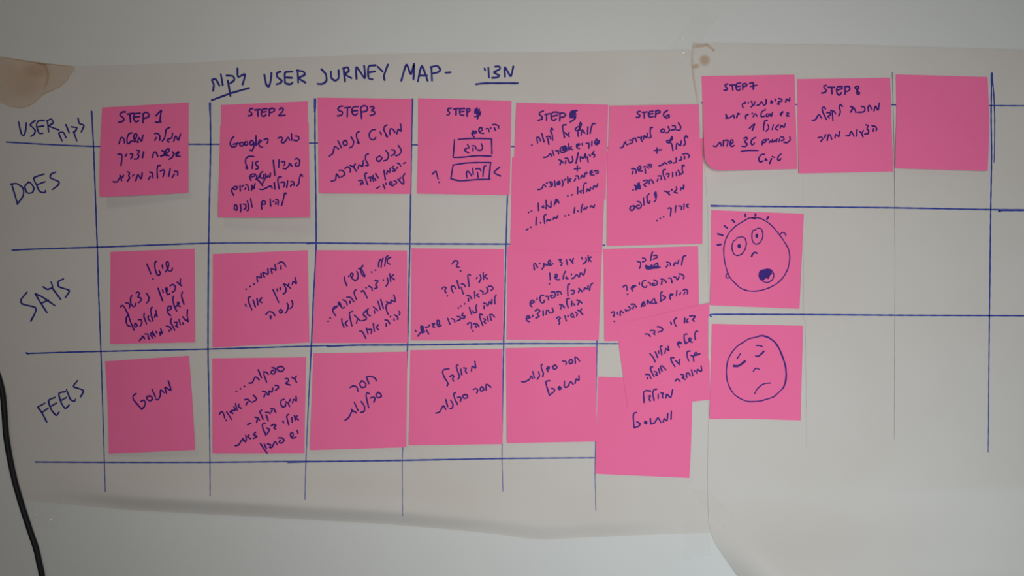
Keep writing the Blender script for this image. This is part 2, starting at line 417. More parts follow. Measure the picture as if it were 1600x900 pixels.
INK['y3'] = [
    (485, 385, 10, '1255,170 1205,200 1205,260 1245,280;1210,150 1180,180 1160,305;1135,185 1115,240 1105,325;1095,200 1070,250 1065,320;1017,372;958,402;755,345 790,360;'
     '820,300 785,360 800,430 840,470 850,455 800,360;725,390 745,440 740,500 700,535 650,500;650,500 625,450 640,420 665,430 660,470;600,467;'
     '530,475 535,530 570,615;1240,430 1255,550;1300,440 1265,480 1315,520;1200,490 1215,560 1185,620;1140,525;1010,530 1055,540 1020,600 1045,640 1005,660;'
     '915,620 960,650 965,690;870,648;795,705 830,695 890,810;710,680 685,705 690,760 720,830;570,795 630,800 680,865;620,855 620,885;'),
    (485, 455, 10, '510,135 560,165 575,215;535,250 500,265 470,230 440,200 440,170 465,190 480,230;420,230 370,250 350,310 395,385;375,270 410,245;310,420;278,470;'
     '1305,60 1330,150 1315,165 1265,140 1255,190 1215,175 1185,165;1205,190 1180,240 1190,300 1215,360;1100,130 1140,270;1055,160 1095,290;985,245 1050,300;'
     '1000,300 1005,345;905,275 835,340 830,380;890,310 895,365 935,385;830,370 870,410 870,440 800,465;685,375 780,460;735,440 720,500;'
     '660,315 610,340 625,440 650,540;490,430 495,490 525,560;580,460 545,500 575,545;1385,315 1400,345 1385,370;1315,370 1360,400 1365,440;'
     '1305,430 1310,460;1251,397;1165,450 1205,455 1240,505;1185,505 1185,545;985,505 990,570 1000,630;1060,525 1035,570 1065,605;905,600 955,600 950,660;'
     '875,575 900,670;770,625 810,630 865,735;'),
]
INK['y4'] = [
    (635, 385, 10, '715,275 745,230 785,225 810,255 785,290 785,320 820,325;847,383;1200,410 1205,520;1255,440 1220,470 1265,505;1150,445 1165,500 1135,565;'
     '1105,485 1095,500;1000,450 980,435 960,460 970,540 980,625;860,585 905,600 920,630;855,640 890,745;790,535 825,655;'
     '730,725 700,650 715,620 750,625 775,665;555,665 580,635 620,645 600,690 620,725;640,775;1285,625 1335,625 1355,660 1320,690;1255,640 1275,700 1225,745;'
     '1155,690 1195,705 1195,750;1065,705 1070,810;1120,745 1095,765 1135,790;945,770 990,775 1020,820;970,810 970,855;'),
    (635, 455, 10, '910,197;850,232;812,262;1400,60 1380,110 1385,195;1280,215 1295,165 1330,200 1335,135;1205,185 1250,200 1260,235;1215,230 1215,270;'
     '1100,210 1085,250 1100,325;1095,325 1050,340 1040,310;985,255 1000,310 1020,365;885,345 865,380 915,390 905,420 870,430;'
     '795,395 840,405 840,440 790,465;705,430 745,440 755,480;645,425 680,515;545,530 500,555 480,510 480,460 510,460 515,510 490,540;'
     '405,510 440,510 410,550 440,565;355,530 360,540;300,565 340,560;310,600 350,670;285,630 245,650 230,600 225,550 255,550 265,600 245,640;'
     '250,560 250,640;180,700 225,640;140,610 150,630;1300,370 1340,365 1380,405;1310,390 1325,455;1260,395 1280,470;1200,430 1235,440 1215,480 1240,500;'
     '1190,370 1150,360 1150,420 1195,535;1050,510 1100,510 1135,555;1080,540 1095,565;955,515 985,490 1015,500 1015,580;1038,622;'),
]
INK['y5'] = [
    (785, 380, 10, '1340,190 1345,285;1385,215 1350,240 1385,285;1305,230 1310,280 1265,325;1240,220 1245,250;1110,240 1095,280 1105,320;1055,250 1100,310;'
     '1000,260 1015,335;885,255 920,255 900,290 935,310 915,350;790,320 740,350 715,300 740,265 755,300 720,340;700,345 640,320 650,360 620,405;583,317;'
     '500,415 490,340 510,315 550,380;1205,525 1220,465 1270,495 1295,408;1090,550 1120,540 1160,490 1190,525;1080,480 1078,495;985,440 960,490 950,555;'
     '1000,530 990,545 1025,555;895,570 850,570 825,530 830,485 855,490 855,525 815,540;740,470 748,575;733,635;1415,625 1380,650 1360,735;'
     '1275,740 1285,700 1330,715 1340,660;1195,705 1245,755;1200,740 1190,770;1075,740 1120,740 1120,780 1080,800;1050,640 1025,650 1020,730 1025,825;'
     '850,760 900,755 925,800;870,790 865,815;765,765 810,760 830,800 810,850 770,855 750,820 785,810;680,830 720,835 715,885;'),
    (785, 450, 10, '645,120 605,115 585,170 600,220 630,235 655,215 650,195;545,155 540,185;500,215 465,190 435,225 435,265 460,295;440,250 500,220;'
     '1160,190 1200,200 1240,235;1200,210 1180,260;1085,210 1080,280;1110,245 1130,270;1050,165 1010,170 1005,230 1030,310;895,260 940,270 970,310;'
     '920,290 910,330;780,315 795,370 765,390;685,410 690,350 715,350 740,390;635,360 640,430;515,355 550,335 585,360 545,410 575,440 525,470;'
     '475,425 470,450;435,460 400,430 375,460 380,510 420,525;390,480 430,460;1175,345 1215,370 1255,415;1235,330 1215,365;1140,375 1170,400 1160,435;'
     '1120,455 1080,450 1070,415 1095,395 1110,430;1025,430 1025,450;975,435 1000,515;845,475 875,450 905,470 880,500 895,535;888,562;'),
]
INK['y6'] = [
    (940, 380, 10, '815,195 860,190 865,225 810,250;795,135 775,210 765,275;640,235 680,240 685,275 640,290;560,285 605,300 610,350 590,395;1315,195 1275,215 1250,340;'
     '1125,350 1150,300 1185,325 1205,265;1020,295 1070,310 1075,350;1035,340 1010,375;690,350 740,370 760,400 700,400 690,355;'
     '760,370 780,340 800,380 770,400;840,330 870,310 880,350 840,380 820,340 860,320;860,390 915,370;720,400 900,380;700,380 880,360;'
     '1210,480 1260,490 1290,530 1275,555;1210,520 1195,570;1130,525 1170,540 1175,575;1045,545 1085,550 1100,615;930,560 975,570 1010,610;945,590 935,640;'
     '820,575 865,600 865,650 800,660 795,630 830,630;730,615 765,630 760,655;690,580 650,590 630,640 645,680 690,690 705,670;590,620 590,640;'
     '535,665 490,665 465,700 485,745;480,700 530,670;335,685 370,655 395,680 395,735;407,797;'),
    (940, 450, 10, '1275,35 1320,20 1345,60 1340,90;1300,65 1285,105;1235,70 1220,105;1175,40 1170,125;1120,100 1080,95 1065,130 1075,175;1075,120 1115,105;'
     '955,120 1000,145 990,165 925,205;945,60 925,80 925,210;820,160 840,210 860,235 790,240 770,220;715,245 715,190 760,240 800,180;'
     '620,290 640,230 660,215 680,270 640,280 650,240;465,255 510,255 545,300;500,290 490,325;420,295 450,310 440,340 400,350;365,340 390,345 380,365;'
     '290,430 295,360 345,390;245,380 250,410;150,390 175,370 200,380 190,445;200,522;'),
]
INK['bali'] = [
    (960, 470, 10, '1180,240 1225,235 1265,245 1225,290 1245,320;1100,270 1095,345;1150,280 1125,315 1150,340;970,265 935,300 940,350 965,395;880,335 890,365;'
     '670,405 715,410 755,445 735,475 680,490;565,465 610,460 635,485 610,515 635,525;480,520 525,520 560,555;1300,480 1275,475 1255,530 1265,605;'
     '1215,650 1180,630 1160,600 1185,580 1195,610 1120,665;1135,520 1095,530 1090,590 1110,670;1045,660 1010,640 985,670 1015,730;1000,670 1040,665;'
     '790,820 805,745 850,780 840,715;745,705 715,720 735,800 740,845;690,780 695,820;640,800 675,885;'),
    (960, 540, 10, '555,125 610,190 635,255;1335,130 1280,150 1250,130 1275,105 1300,140 1240,155;1195,155 1230,170 1240,245;1180,85 1140,95 1135,160 1160,235;'
     '960,240 1020,295;1020,220 1010,280;930,190 885,190 890,240 945,330;745,400 720,330 750,320 805,380;690,360 710,435;'
     '620,405 660,415 660,440 645,455 670,465;600,330 565,340 575,400 620,485;490,450 545,455 570,515;515,500 520,520;'
     '1290,435 1300,375 1345,400 1365,390 1355,320;1250,390 1258,400;1205,380 1225,470;1130,500 1125,440 1160,430 1185,475;'
     '1035,450 1070,455 1085,490 1060,500 1105,530;950,555 985,520 1025,560;805,820 820,760 880,810 910,690;725,740 765,745 745,790 760,815;685,760 685,825;'
     '660,680 620,690 600,750 620,855;530,790 565,785 545,830 560,865;565,710 490,705 455,740 465,890;'),
]
INK['f6'] = [
    (925, 580, 10, '1240,625 1235,750;1115,795 1130,740 1170,775 1185,665;920,825 975,810 1030,730 1080,805;910,740 920,825;830,780 820,810 850,825 855,795 835,785;'
     '838,803;695,645 655,660 645,720 660,885;700,790 750,820 730,860 660,885;'),
]
INK['f1'] = [
    (160, 550, 10, '1000,645 980,550 1070,600 1030,450;965,635 910,595 905,680 870,745 835,740;775,580 830,705;740,690 695,700 700,740 745,765 780,735 765,695 730,685;'
     '525,650 480,690 490,750 610,890;605,770 650,755 670,800 650,860 610,895;'),
]
INK['f2'] = [
    (325, 555, 10, '1130,175 1080,200 1100,240 1145,255 1190,220 1160,180 1120,178;1000,195 1045,205 1060,250 1025,295 985,280 1000,240 1030,240;870,260 915,270 945,300;'
     '870,290 915,420;785,230 835,350;640,435 690,430 740,340 800,385;570,487;508,525;443,565;1310,345 1355,375 1385,425;1380,325 1355,370;'
     '1210,370 1245,365 1260,400 1215,440 1280,465;1045,470 1090,475 1100,510 1055,550;960,615 950,560 1000,575 1010,510;850,565 895,570 940,625;'
     '890,610 875,655;710,625 760,690 690,735;575,695 620,690 660,725;620,730 595,775;1320,745 1340,690 1380,715 1375,645;1290,690 1265,730;'
     '1215,730 1255,755 1275,800;1190,690 1145,705 1135,760 1170,810 1215,790 1205,760;'),
    (325, 625, 10, '430,55 455,160;485,65 475,100 520,130;390,215 360,170 425,160 405,105;345,180 355,205;290,185 370,305;180,220 215,180 240,210 260,280;285,318;'
     '980,135 1030,140 1055,190;1000,160 990,185;900,195 950,195 970,215;910,235 940,325;840,160 810,180 830,230 860,300;735,270 780,280 805,320;'
     '770,310 760,350;620,385 668,362;1350,240 1365,310;1400,245 1370,270 1410,310;1310,275 1315,350;1255,225 1230,260 1260,385;1170,330 1182,355;'
     '985,405 1030,380 1060,400 1030,440 1060,455;890,365 850,380 860,450 905,545;920,440 960,460 945,500 900,550;745,505 710,540 765,570 710,600;'
     '590,550 600,630;640,545 620,575 665,605;425,715 480,700 540,610 585,655;545,600 555,640;1390,475 1405,520;'
     '1375,580 1320,595 1290,560 1295,515 1325,515 1330,555 1300,580;1100,590 1160,595 1190,630 1150,675 1110,660 1130,630;'
     '970,745 1000,740 1045,650 1080,695;930,690 980,700 960,740;880,690 910,760;820,680 870,760 925,830;'),
]
INK['f3'] = [
    (480, 565, 10, '965,345 930,240 1010,235 1065,265 1080,300;855,300 820,345 845,400 905,395 915,350 870,305 850,300;670,405 720,380 775,400 795,465;'
     '1110,480 1075,520 1105,565 1160,545 1140,500 1105,480;985,570 1040,555 1060,580 1040,635;970,505 940,485 920,530 940,630 960,720;'
     '845,625 895,700 890,775 840,795;735,635 795,765;590,920 650,870 705,770 765,800;690,745 715,780;'),
]
INK['f4'] = [
    (635, 540, 10, '1015,395 1030,325 1080,350 1070,245;895,350 935,355 920,390 940,430;850,370 865,455;805,300 780,320 800,400 830,480 805,525;'
     '680,485 720,460 740,485 720,525 740,555;665,365 600,370 565,410 590,490 650,590 635,630;'),
    (635, 580, 10, '1245,295 1245,210 1275,210 1320,250;1175,240 1150,275 1165,310 1205,295 1200,260 1170,242;1045,285 1090,270 1115,300 1100,340;'
     '915,365 880,390 900,425 950,415 955,380 915,365;800,410 840,405 855,430 840,475;765,335 740,355 755,430 800,520;690,455 725,510 720,570 680,585;'
     '615,445 645,550;465,655 520,635 575,540 615,595;'),
]
INK['f5'] = [
    (785, 540, 10, '1140,275 1135,180 1165,190 1205,240;1070,215 1040,250 1060,285 1100,260 1085,220 1065,215;940,245 985,245 1000,270 990,295;'
     '820,305 785,335 810,370 855,345 835,310 815,305;690,365 715,330 735,350 700,390 720,410;625,295 605,305 615,370 640,430 630,485;'
     '565,410 580,470 545,525;475,405 500,505;305,565 350,565 420,530 450,475 470,515;1135,590 1155,520 1195,545 1195,470;'
     '970,555 970,645 1020,640 1065,565 1105,605;890,640 870,670 895,690 920,665 895,640;890,665;740,550 690,555 680,590 735,780;'
     '770,670 810,680 810,715 735,775;'),
]
INK['title'] = [
    (300, 60, 5, '165,410 170,360 155,325 185,320 215,370;225,280 240,365;270,290 320,295 330,325 300,350;280,330 300,450;355,235 360,300 410,280 410,310 395,360;'
     '155,483 300,430 445,388;565,285 580,360 600,375 615,330 620,270;690,260 665,270 665,300 700,330 690,350 660,358;'
     '785,260 730,265 725,310 730,350 770,358 785,345;730,305 780,308;825,250 830,345;820,250 870,260 880,285 835,310 885,345;'
     '1010,240 1045,280 1050,330 1020,355 980,355;1085,260 1090,310 1120,330 1145,310 1145,250;1185,240 1195,335;'
     '1180,235 1215,225 1225,255 1195,280 1245,310;1285,315 1285,225 1350,310 1345,215;1435,210 1385,215 1375,250 1380,310 1410,320;1385,265 1430,258;'
     '1450,220 1490,260;1530,205 1500,290 1505,325;'),
    (600, 60, 5, '135,330 175,205 210,280 235,200 230,320;265,335 295,215 340,330;280,290 335,290;370,225 375,330;365,225 415,215 440,245 420,265 375,275;'
     '480,268 520,265;945,300 945,225 990,295 1010,220;870,220 900,220 905,240 860,265 900,290 885,305 845,308;815,230 820,305;785,235 790,250;'
     '720,358 800,350 1045,350;'),
]
INK['user'] = [
    (0, 60, 5, '145,650 165,740 185,760 200,720 205,660;275,640 235,675 250,690 275,720 265,750 240,765;345,640 300,645 285,680 305,740 335,740;300,690 340,685;'
     '370,645 380,730;365,645 400,630 415,660 385,685 460,715;610,625 620,665 655,680 635,730;555,690 600,700 580,735;575,730 600,800;515,675 540,738;'
     '485,800 460,740 495,735 515,775;'),
]
INK['does'] = [
    (0, 220, 5, '90,335 130,470 135,495;85,340 130,335 180,370 180,430 135,495;225,320 195,355 210,405 250,405 265,370 240,330 220,325;'
     '345,260 265,290 285,345 310,395 350,405 355,390;285,345 350,320;435,245 400,260 395,290 460,320 450,350 410,380;'),
]
INK['says'] = [
    (0, 380, 5, '210,385 165,440 175,475 270,500 280,530 240,610;275,395 320,470 367,542;275,395 330,420 428,487;320,470 380,445;335,340 370,360 410,345 400,305;'
     '408,350 475,440;495,280 455,300 460,340 540,370 510,425;'),
]
INK['feels'] = [
    (0, 540, 5, '295,480 330,530 365,597;295,480 350,450;325,525 375,490;430,405 380,430 400,500 440,545 460,520;395,475 440,450;'
     '510,360 460,375 480,450 510,490 540,465;475,430 520,405;520,345 550,420 580,435 590,420;605,275 575,320 650,350 630,400;'),
]
INK['s2low'] = [
    (335, 150, 10, '300,635 260,690 245,750 275,795 330,790 350,755;295,755 375,735;440,725 400,735 400,775 440,780 460,745 440,725;'
     '490,715 470,745 490,775 520,755 515,720 490,715;600,700 560,710 555,755 590,765 615,720 615,800 585,855 550,840;650,620 650,770;'
     '655,760 720,720 735,700 705,690 690,740 710,785 755,805;775,685 820,665 838,695 820,745;1270,625 1315,635 1320,670 1290,700 1240,690;1205,590 1205,690;'
     '1175,690 1150,645 1115,700 1075,735 1045,715 1065,665 1040,640 995,660;'),
    (335, 235, 10, '1260,140 1290,125 1330,160 1325,230 1280,250 1260,220 1285,195;1070,280 1120,285 1180,225 1215,250;1165,205 1200,215;'
     '1050,175 1095,175 1100,215 1085,235;1010,150 1005,265;920,155 945,390;685,170 645,190 650,225 685,255 680,285 645,295;600,180 590,285;'
     '615,95 535,95 490,135 488,200 520,285 490,275;875,360 865,420 840,390 825,420;800,370 800,430 770,440 770,380;755,330 720,360 715,420 750,435;'
     '700,390 690,430 660,435 665,390;640,370 580,375 550,420 575,470;580,415 630,400 640,375;645,450 700,480 755,555;785,460 750,520;'
     '1375,405 1355,375 1330,430 1320,510 1290,555;1195,490 1235,490 1245,550;1210,530 1190,560;1145,475 1130,580;1040,500 1085,495 1100,520 1080,575;'
     '1045,415 1010,415 990,460 1000,530 1010,600;935,500 945,605;705,605 760,610 880,555 900,590;635,515 615,600 585,545 580,625 590,560 615,600;'
     '490,540 520,545 535,620;490,580 475,610;450,545 430,570;400,545 405,635;360,570 320,565 275,600 270,640 300,700;290,600 340,610 360,575;'),
    (335, 260, 10, '1120,425 1100,415 1080,500 1050,610;960,515 995,530 995,605;965,560 955,590;930,545 915,550;870,505 880,620;'
     '740,670 735,580 760,535 800,555 790,590 745,590;565,505 590,635;515,540 535,620 530,680 510,690;450,590 490,600 490,650 465,670;'
     '405,590 415,670 405,715;320,600 310,660 345,685 360,650 340,600 315,610;'),
]
FILL = {'shock': [(1105, 325, 10, '775,398 790,405 800,435 790,465 775,473 760,465 750,435 760,405;500,560 520,568 530,595 520,622 500,630 480,622 470,595 480,568;820,1000 850,975 940,958 1000,975 1020,1030 990,1045 960,1110 910,1100 885,1135 840,1110 812,1060')]}

# ------------------------------------------------------------------ the setting
def wall_mesh():
    v = []
    for y in (0.0, 0.12):
        v += [(-2.2, y, 0), (2.2, y, 0), (2.2, y, 2.7), (-2.2, y, 2.7)]
    f = [(0, 1, 2, 3), (5, 4, 7, 6), (4, 5, 1, 0), (1, 5, 6, 2), (2, 6, 7, 3), (4, 0, 3, 7)]
    return v, f


wv, wf = wall_mesh()
wall = link('wall_back', wv, wf, WALL, smooth=False)
tag(wall, 'pale grey painted wall behind the paper chart', 'wall', kind='structure')

# ------------------------------------------------------------------ the two paper sheets
L_TOP = [(-25, 84), (0, 88), (60, 97), (117, 103), (170, 102), (250, 99.5), (300, 98), (400, 92), (500, 88), (600, 83.8), (740, 82.3), (860, 82), (960, 79.5), (1040, 77.8), (1111, 77)]
L_BOT = [(38, 780), (60, 783), (150, 792), (200, 797), (310, 803), (400, 807.5), (500, 813.5), (600, 819), (700, 827), (780, 835), (820, 841), (850, 843.5), (900, 840.5), (1000, 836), (1060, 834), (1111, 832.5)]
R_TOP = [(1083, 67.6), (1320, 70.5), (1400, 73), (1600, 79), (1780, 82)]
R_LEFT = [(67, 1083), (78, 1082.3), (85, 1080.5), (100, 1080.6), (120, 1083), (170, 1091), (250, 1100), (330, 1106), (450, 1107), (560, 1106.6), (640, 1107), (750, 1105.5), (800, 1106.5), (822, 1108), (835, 1111.5), (850, 1118), (870, 1131), (900, 1152), (960, 1196), (1010, 1235)]


def left_h(u, v):
    vb = lerp_table(L_BOT, u)
    d = vb - v                                     # pixels above the lower edge
    amp = 0.0072 * sstep((u - 40) / 230) * (1 - 0.5 * sstep((u - 560) / 260)) * (1 - sstep((u - 980) / 110))
    bulge = sstep((86 - d) / 62) * sstep((d + 1.5) / 25) if d < 86 else 0.0
    return 0.0004 + amp * bulge


def right_h(u, v):
    ul = lerp_table(R_LEFT, v)
    h = 0.0009
    low = sstep((v - 770) / 190)
    h += 0.024 * low * math.sin(math.pi / 2 * max(0.0, min(1.0, (u - ul) / 72))) * (1 - 0.5 * sstep((u - 1300) / 400))
    c = 0.010 * sstep((u - 1190) / 420)
    if v < 765:
        h += c * (max(0.0, (v - 570) / 195.0) ** 1.6) * 0.9
    else:
        h += c * max(0.0, 0.9 - (v - 765) / 140.0)
    return h


def rim(V, F, W, nu, nv):
    """the thin cut edge between the front and the back of a sheet, with vertices of its own"""
    B = W * (nv + 1)
    loop = [i for i in range(nu)] + [j * W + nu for j in range(nv)] + [nv * W + i for i in range(nu, 0, -1)] + [j * W for j in range(nv, 0, -1)]
    n = len(loop); k = len(V)
    for a in loop: V.append(V[a].copy())
    for a in loop: V.append(V[B + a].copy())
    for i in range(n):
        j = (i + 1) % n
        F.append((k + i, k + j, k + n + j, k + n + i))


def sheet(name, nu, nv, uv, hfun, m):
    th = 0.00016
    V, F = [], []
    for back in (0, 1):
        for j in range(nv + 1):
            for i in range(nu + 1):
                u, v = uv(i / nu, j / nv)
                V.append(P(u, v, hfun(u, v) - (th if back else 0)))
    W = nu + 1
    B = W * (nv + 1)
    for j in range(nv):
        for i in range(nu):
            a = j * W + i
            F.append((a, a + W, a + W + 1, a + 1))
            F.append((B + a, B + a + 1, B + a + W + 1, B + a + W))
    rim(V, F, W, nu, nv)
    return link(name, V, F, m)


def left_uv(s, t):
    t = 1 - (1 - t) ** 1.6                          # more rows near the lower edge
    u = (-25 + 63 * t ** 4) * (1 - s) + 1111 * s
    return u, lerp_table(L_TOP, u) * (1 - t) + lerp_table(L_BOT, u) * t


def right_uv(s, t):
    s = s ** 1.5
    v0 = 67.6 + (1010 - 67.6) * t
    u = lerp_table(R_LEFT, v0) * (1 - s) + 1780 * s
    return u, lerp_table(R_TOP, u) * (1 - t) + 1010 * t


left_sheet = sheet('paper_sheet', 150, 120, left_uv, left_h, PAPER)
tag(left_sheet, 'wide off-white paper sheet on the wall headed USER JURNEY MAP, with a sagging lower edge', 'paper sheet')
right_sheet = sheet('paper_sheet', 90, 150, right_uv, right_h, PAPER)
tag(right_sheet, 'off-white paper sheet at right overlapping the headed sheet, brown spots at its upper left corner', 'paper sheet')


def write(parent, hfun, key, name, w, m, label=None, part=slice(None)):
    ink = Ink(hfun)
    for pts, ww in strokes_of(INK[key])[part]:
        ink.stroke(pts, ww or w)
    o = ink.build(name, m, parent)
    if label: o['label'] = label


write(left_sheet, left_h, 'title', 'title_lettering', 3.25, INKW, 'blue handwritten title USER JURNEY MAP', slice(6, -5))
write(left_sheet, left_h, 'title', 'underlined_word', 3.2, INKW, 'blue underlined word left of the title', slice(0, 6))
write(left_sheet, left_h, 'title', 'underlined_word', 3.2, INKW, 'blue underlined word right of the title', slice(-5, None))
write(left_sheet, left_h, 'user', 'row_heading', 2.6, INKW, 'blue handwritten word USER with a smaller word beside it')
write(left_sheet, left_h, 'does', 'row_heading', 2.6, INKW, 'blue slanted handwritten word DOES')
write(left_sheet, left_h, 'says', 'row_heading', 2.7, INKW, 'blue slanted handwritten word SAYS')
write(left_sheet, left_h, 'feels', 'row_heading', 2.7, INKW, 'blue slanted handwritten word FEELS')


def rule(parent, hfun, parts, name='grid_line', m=None):
    ink = Ink(hfun)
    for pts, w0, w1 in parts:
        k = 1.18 if m is None else 1.0
        ink.stroke(pts, w0 * k, w1 * k if w1 else None)
    ink.build(name, m or LINE, parent)


rule(left_sheet, left_h, [([(10, 222), (60, 225), (100, 227), (155, 229), (220, 227), (293, 225.5), (343, 225.5), (490, 223.6), (570, 225), (650, 226.4), (800, 229), (949.5, 231.2)], 1.9, None)])
rule(left_sheet, left_h, [([(19, 391), (60, 389), (160, 386), (327, 380), (480, 379.4)], 2.1, 1.7), ([(479, 379.8), (495, 379.6), (640, 381), (796, 381.5), (945, 383.3)], 2.2, 1.7), ([(480, 380), (500, 379.3)], 3.0, 1.0)])
rule(left_sheet, left_h, [([(42, 552.3), (100, 550.5), (160, 549), (325, 545.5), (487, 540.7), (513, 540)], 2.0, 1.8), ([(511, 540.8), (560, 539.3), (640, 539), (790, 537), (968, 537)], 2.3, 1.7), ([(41.5, 551.6), (44, 552.6)], 3.0, None), ([(511, 540.9), (545, 539.8)], 2.8, 1.5)])
rule(left_sheet, left_h, [([(55, 722), (180, 722.6), (325, 722.5), (450, 721.2)], 1.9, None), ([(450, 721.8), (520, 721), (600, 720), (790, 716.5), (930, 715.4)], 2.1, 1.7), ([(450, 721.9), (500, 721)], 2.8, 1.6)])
rule(left_sheet, left_h, [([(143, 174), (146, 228), (152, 388), (154.5, 470), (158, 560), (163, 720), (164.3, 768)], 2.0, 1.2), ([(143, 174), (144, 188)], 2.8, 2.0)])
rule(left_sheet, left_h, [([(328, 161), (329, 228), (326, 380), (325, 545), (327, 640), (328, 720), (328.2, 774)], 2.1, 1.2), ([(328, 161), (328.2, 178)], 3.0, 2.2)])
rule(left_sheet, left_h, [([(492.3, 155), (492.3, 225), (494, 380), (490, 460), (486.5, 540), (482, 630), (478, 720), (476.5, 780)], 2.1, 1.0), ([(492.3, 155), (492, 175)], 3.0, 2.4)])
rule(left_sheet, left_h, [([(644.4, 155), (643, 225), (640.3, 385), (638, 490), (636.5, 549), (630, 690), (628.5, 720), (629, 806)], 2.0, 0.9), ([(644.4, 155), (644, 172), (643.2, 190)], 2.8, 2.0)])
rule(left_sheet, left_h, [([(793, 300), (790.6, 385), (789, 460), (787, 540), (784.5, 695), (784.5, 725), (786, 768)], 1.9, 0.9)])
rule(left_sheet, left_h, [([(947, 170), (944, 250), (940, 340), (937.5, 396), (934, 500), (932.5, 545), (930.5, 690), (929.8, 740), (931, 797)], 1.9, 0.9)])
rule(right_sheet, right_h, [([(1096, 160.5), (1244.5, 163.4), (1396, 163.7), (1544, 165), (1765, 166.3)], 1.8, None)])
rule(right_sheet, right_h, [([(1111.5, 321.6), (1200, 322.8), (1380, 324.5), (1550, 327.5), (1765, 329)], 2.1, None), ([(1563, 330.3), (1575, 328.9), (1765, 328.6)], 2.2, None), ([(1111.5, 321.6), (1130, 322)], 2.8, 2.0)])
rule(right_sheet, right_h, [([(1111.5, 495), (1109.8, 493.3), (1113, 491.4), (1170, 491.2), (1250, 491.5), (1400, 492.6), (1500, 493), (1765, 494)], 2.1, None)])
rule(right_sheet, right_h, [([(1394.4, 113.5), (1395.3, 165), (1397, 230), (1397.8, 330)], 1.4, 0.7), ([(1397.8, 330), (1398.5, 420), (1398, 500), (1397.2, 686)], 0.7, 0.5), ([(1394.4, 113.5), (1394.6, 125)], 2.4, 1.4)], m=PENCIL)
rule(right_sheet, right_h, [([(1549.6, 115), (1548.6, 180), (1549.4, 240), (1548, 330), (1546, 490), (1544.6, 640), (1544, 706)], 2.0, 1.1), ([(1549.8, 115), (1552.6, 145), (1554.2, 185), (1554, 225), (1553, 254)], 1.7, 1.2), ([(1549.8, 115), (1549, 130)], 3.0, 2.2)])
rule(right_sheet, right_h, [([(1254.5, 272), (1255, 400), (1256, 500)], 0.35, 0.3), ([(1258, 500), (1260, 660), (1260, 700)], 0.35, 0.25)], m=PENCIL)


def stain(parent, hfun, shapes, label):
    """shapes: (polygon, centre cover, edge cover) soft brown marks; or (path, width, cover) rims"""
    V, F, A = [], [], []
    def put(u, v, a, e): V.append(P(u, v, hfun(u, v) + 0.00004 + e)); A.append(a); return len(V) - 1
    for k, s in enumerate(shapes):
        e = 0.000004 * k
        if s[0] == 'blob':
            _, pts, a0, a1 = s
            cx = sum(p[0] for p in pts) / len(pts); cy = sum(p[1] for p in pts) / len(pts)
            n = len(pts)
            rings = []
            for r, a in ((0.0, a0), (0.4, a0 * 0.9 + a1 * 0.1), (0.7, a0 * 0.5 + a1 * 0.5), (1.0, a1)):
                rings.append([put(cx + (x - cx) * r, cy + (y - cy) * r, a, e) for x, y in pts])
            for r0, r1 in zip(rings, rings[1:]):
                for i in range(n):
                    j = (i + 1) % n
                    F.append((r0[i], r0[j], r1[j], r1[i]))
        else:
            _, pts, w, a = s
            path = smooth_path(pts)
            n = len(path); rows = []
            for i, (x, y) in enumerate(path):
                ax, ay = path[max(0, i - 1)]; bx, by = path[min(n - 1, i + 1)]
                d = math.hypot(bx - ax, by - ay) or 1
                nx, ny = -(by - ay) / d, (bx - ax) / d
                fade = min(1, 4 * i / n, 4 * (n - 1 - i) / n)
                rows.append([put(x + nx * w * q, y + ny * w * q, a * fade if q == 0 else 0, e) for q in (-1, 0, 1)])
            for r0, r1 in zip(rows, rows[1:]):
                for q in (0, 1):
                    F.append((r0[q], r0[q + 1], r1[q + 1], r1[q]))
    o = link('stain', V, F, BROWN, parent, attr=A)
    o['label'] = label


def ell(cx, cy, rx, ry, rot=0.0, n=20):
    c, s = math.cos(rot), math.sin(rot)
    return [(cx + rx * math.cos(a) * c - ry * math.sin(a) * s, cy + rx * math.cos(a) * s + ry * math.sin(a) * c) for a in (k * math.tau / n for k in range(n))]


LS_PTS = [(-8, 87.5), (0, 88.6), (30, 93), (60, 97.6), (90, 101), (114, 103.3), (117, 105), (116, 111), (108, 118), (106, 124), (102, 128), (92, 136), (80, 143), (67, 148), (60, 153), (52, 161), (44, 166), (32, 168.5), (18, 167), (4, 162), (-8, 156)]
stain(left_sheet, left_h, [
    ('blob', LS_PTS, 0.30, 0.24),
    ('blob', [(-8, 88), (40, 95), (74, 100.5), (76, 115), (73, 132), (64, 148), (40, 160), (10, 162), (-8, 150)], 0.13, 0.02),
    ('rim', [(57, 98), (70, 103), (75, 114), (74, 126), (68, 143)], 3.0, 0.5),
    ('rim', [(0, 89.2), (60, 98.4), (114, 104)], 1.6, 0.5),
    ('rim', [(117, 104.5), (116, 111), (108, 118), (106, 124), (92, 136), (67, 148), (52, 161), (36, 168), (16, 166.5), (0, 160)], 1.6, 0.45),
    ('blob', ell(58, 109, 26, 14), 0.22, 0.0)], 'brown water stain at the upper left corner')
stain(right_sheet, right_h, [
    ('blob', [(1083.6, 68), (1095, 68.2), (1108, 68.6), (1107, 72), (1096, 74.5), (1083.4, 76)], 0.34, 0.14),
    ('rim', [(1100, 69.5), (1106, 71.5), (1111, 75), (1117, 79)], 3.2, 0.4),
    ('blob', ell(1115, 78.5, 2.6, 1.8), 0.6, 0.1),
    ('blob', ell(1101, 94, 10, 10.5), 0.5, 0.0),
    ('blob', ell(1087, 103.5, 7, 4.5, -0.25), 0.42, 0.1),
    ('rim', [(1083.5, 70), (1082.5, 84), (1081.5, 92), (1082, 104), (1084, 122), (1089, 152), (1092, 168)], 2.8, 0.22)], 'brown damp spots at the upper left corner')


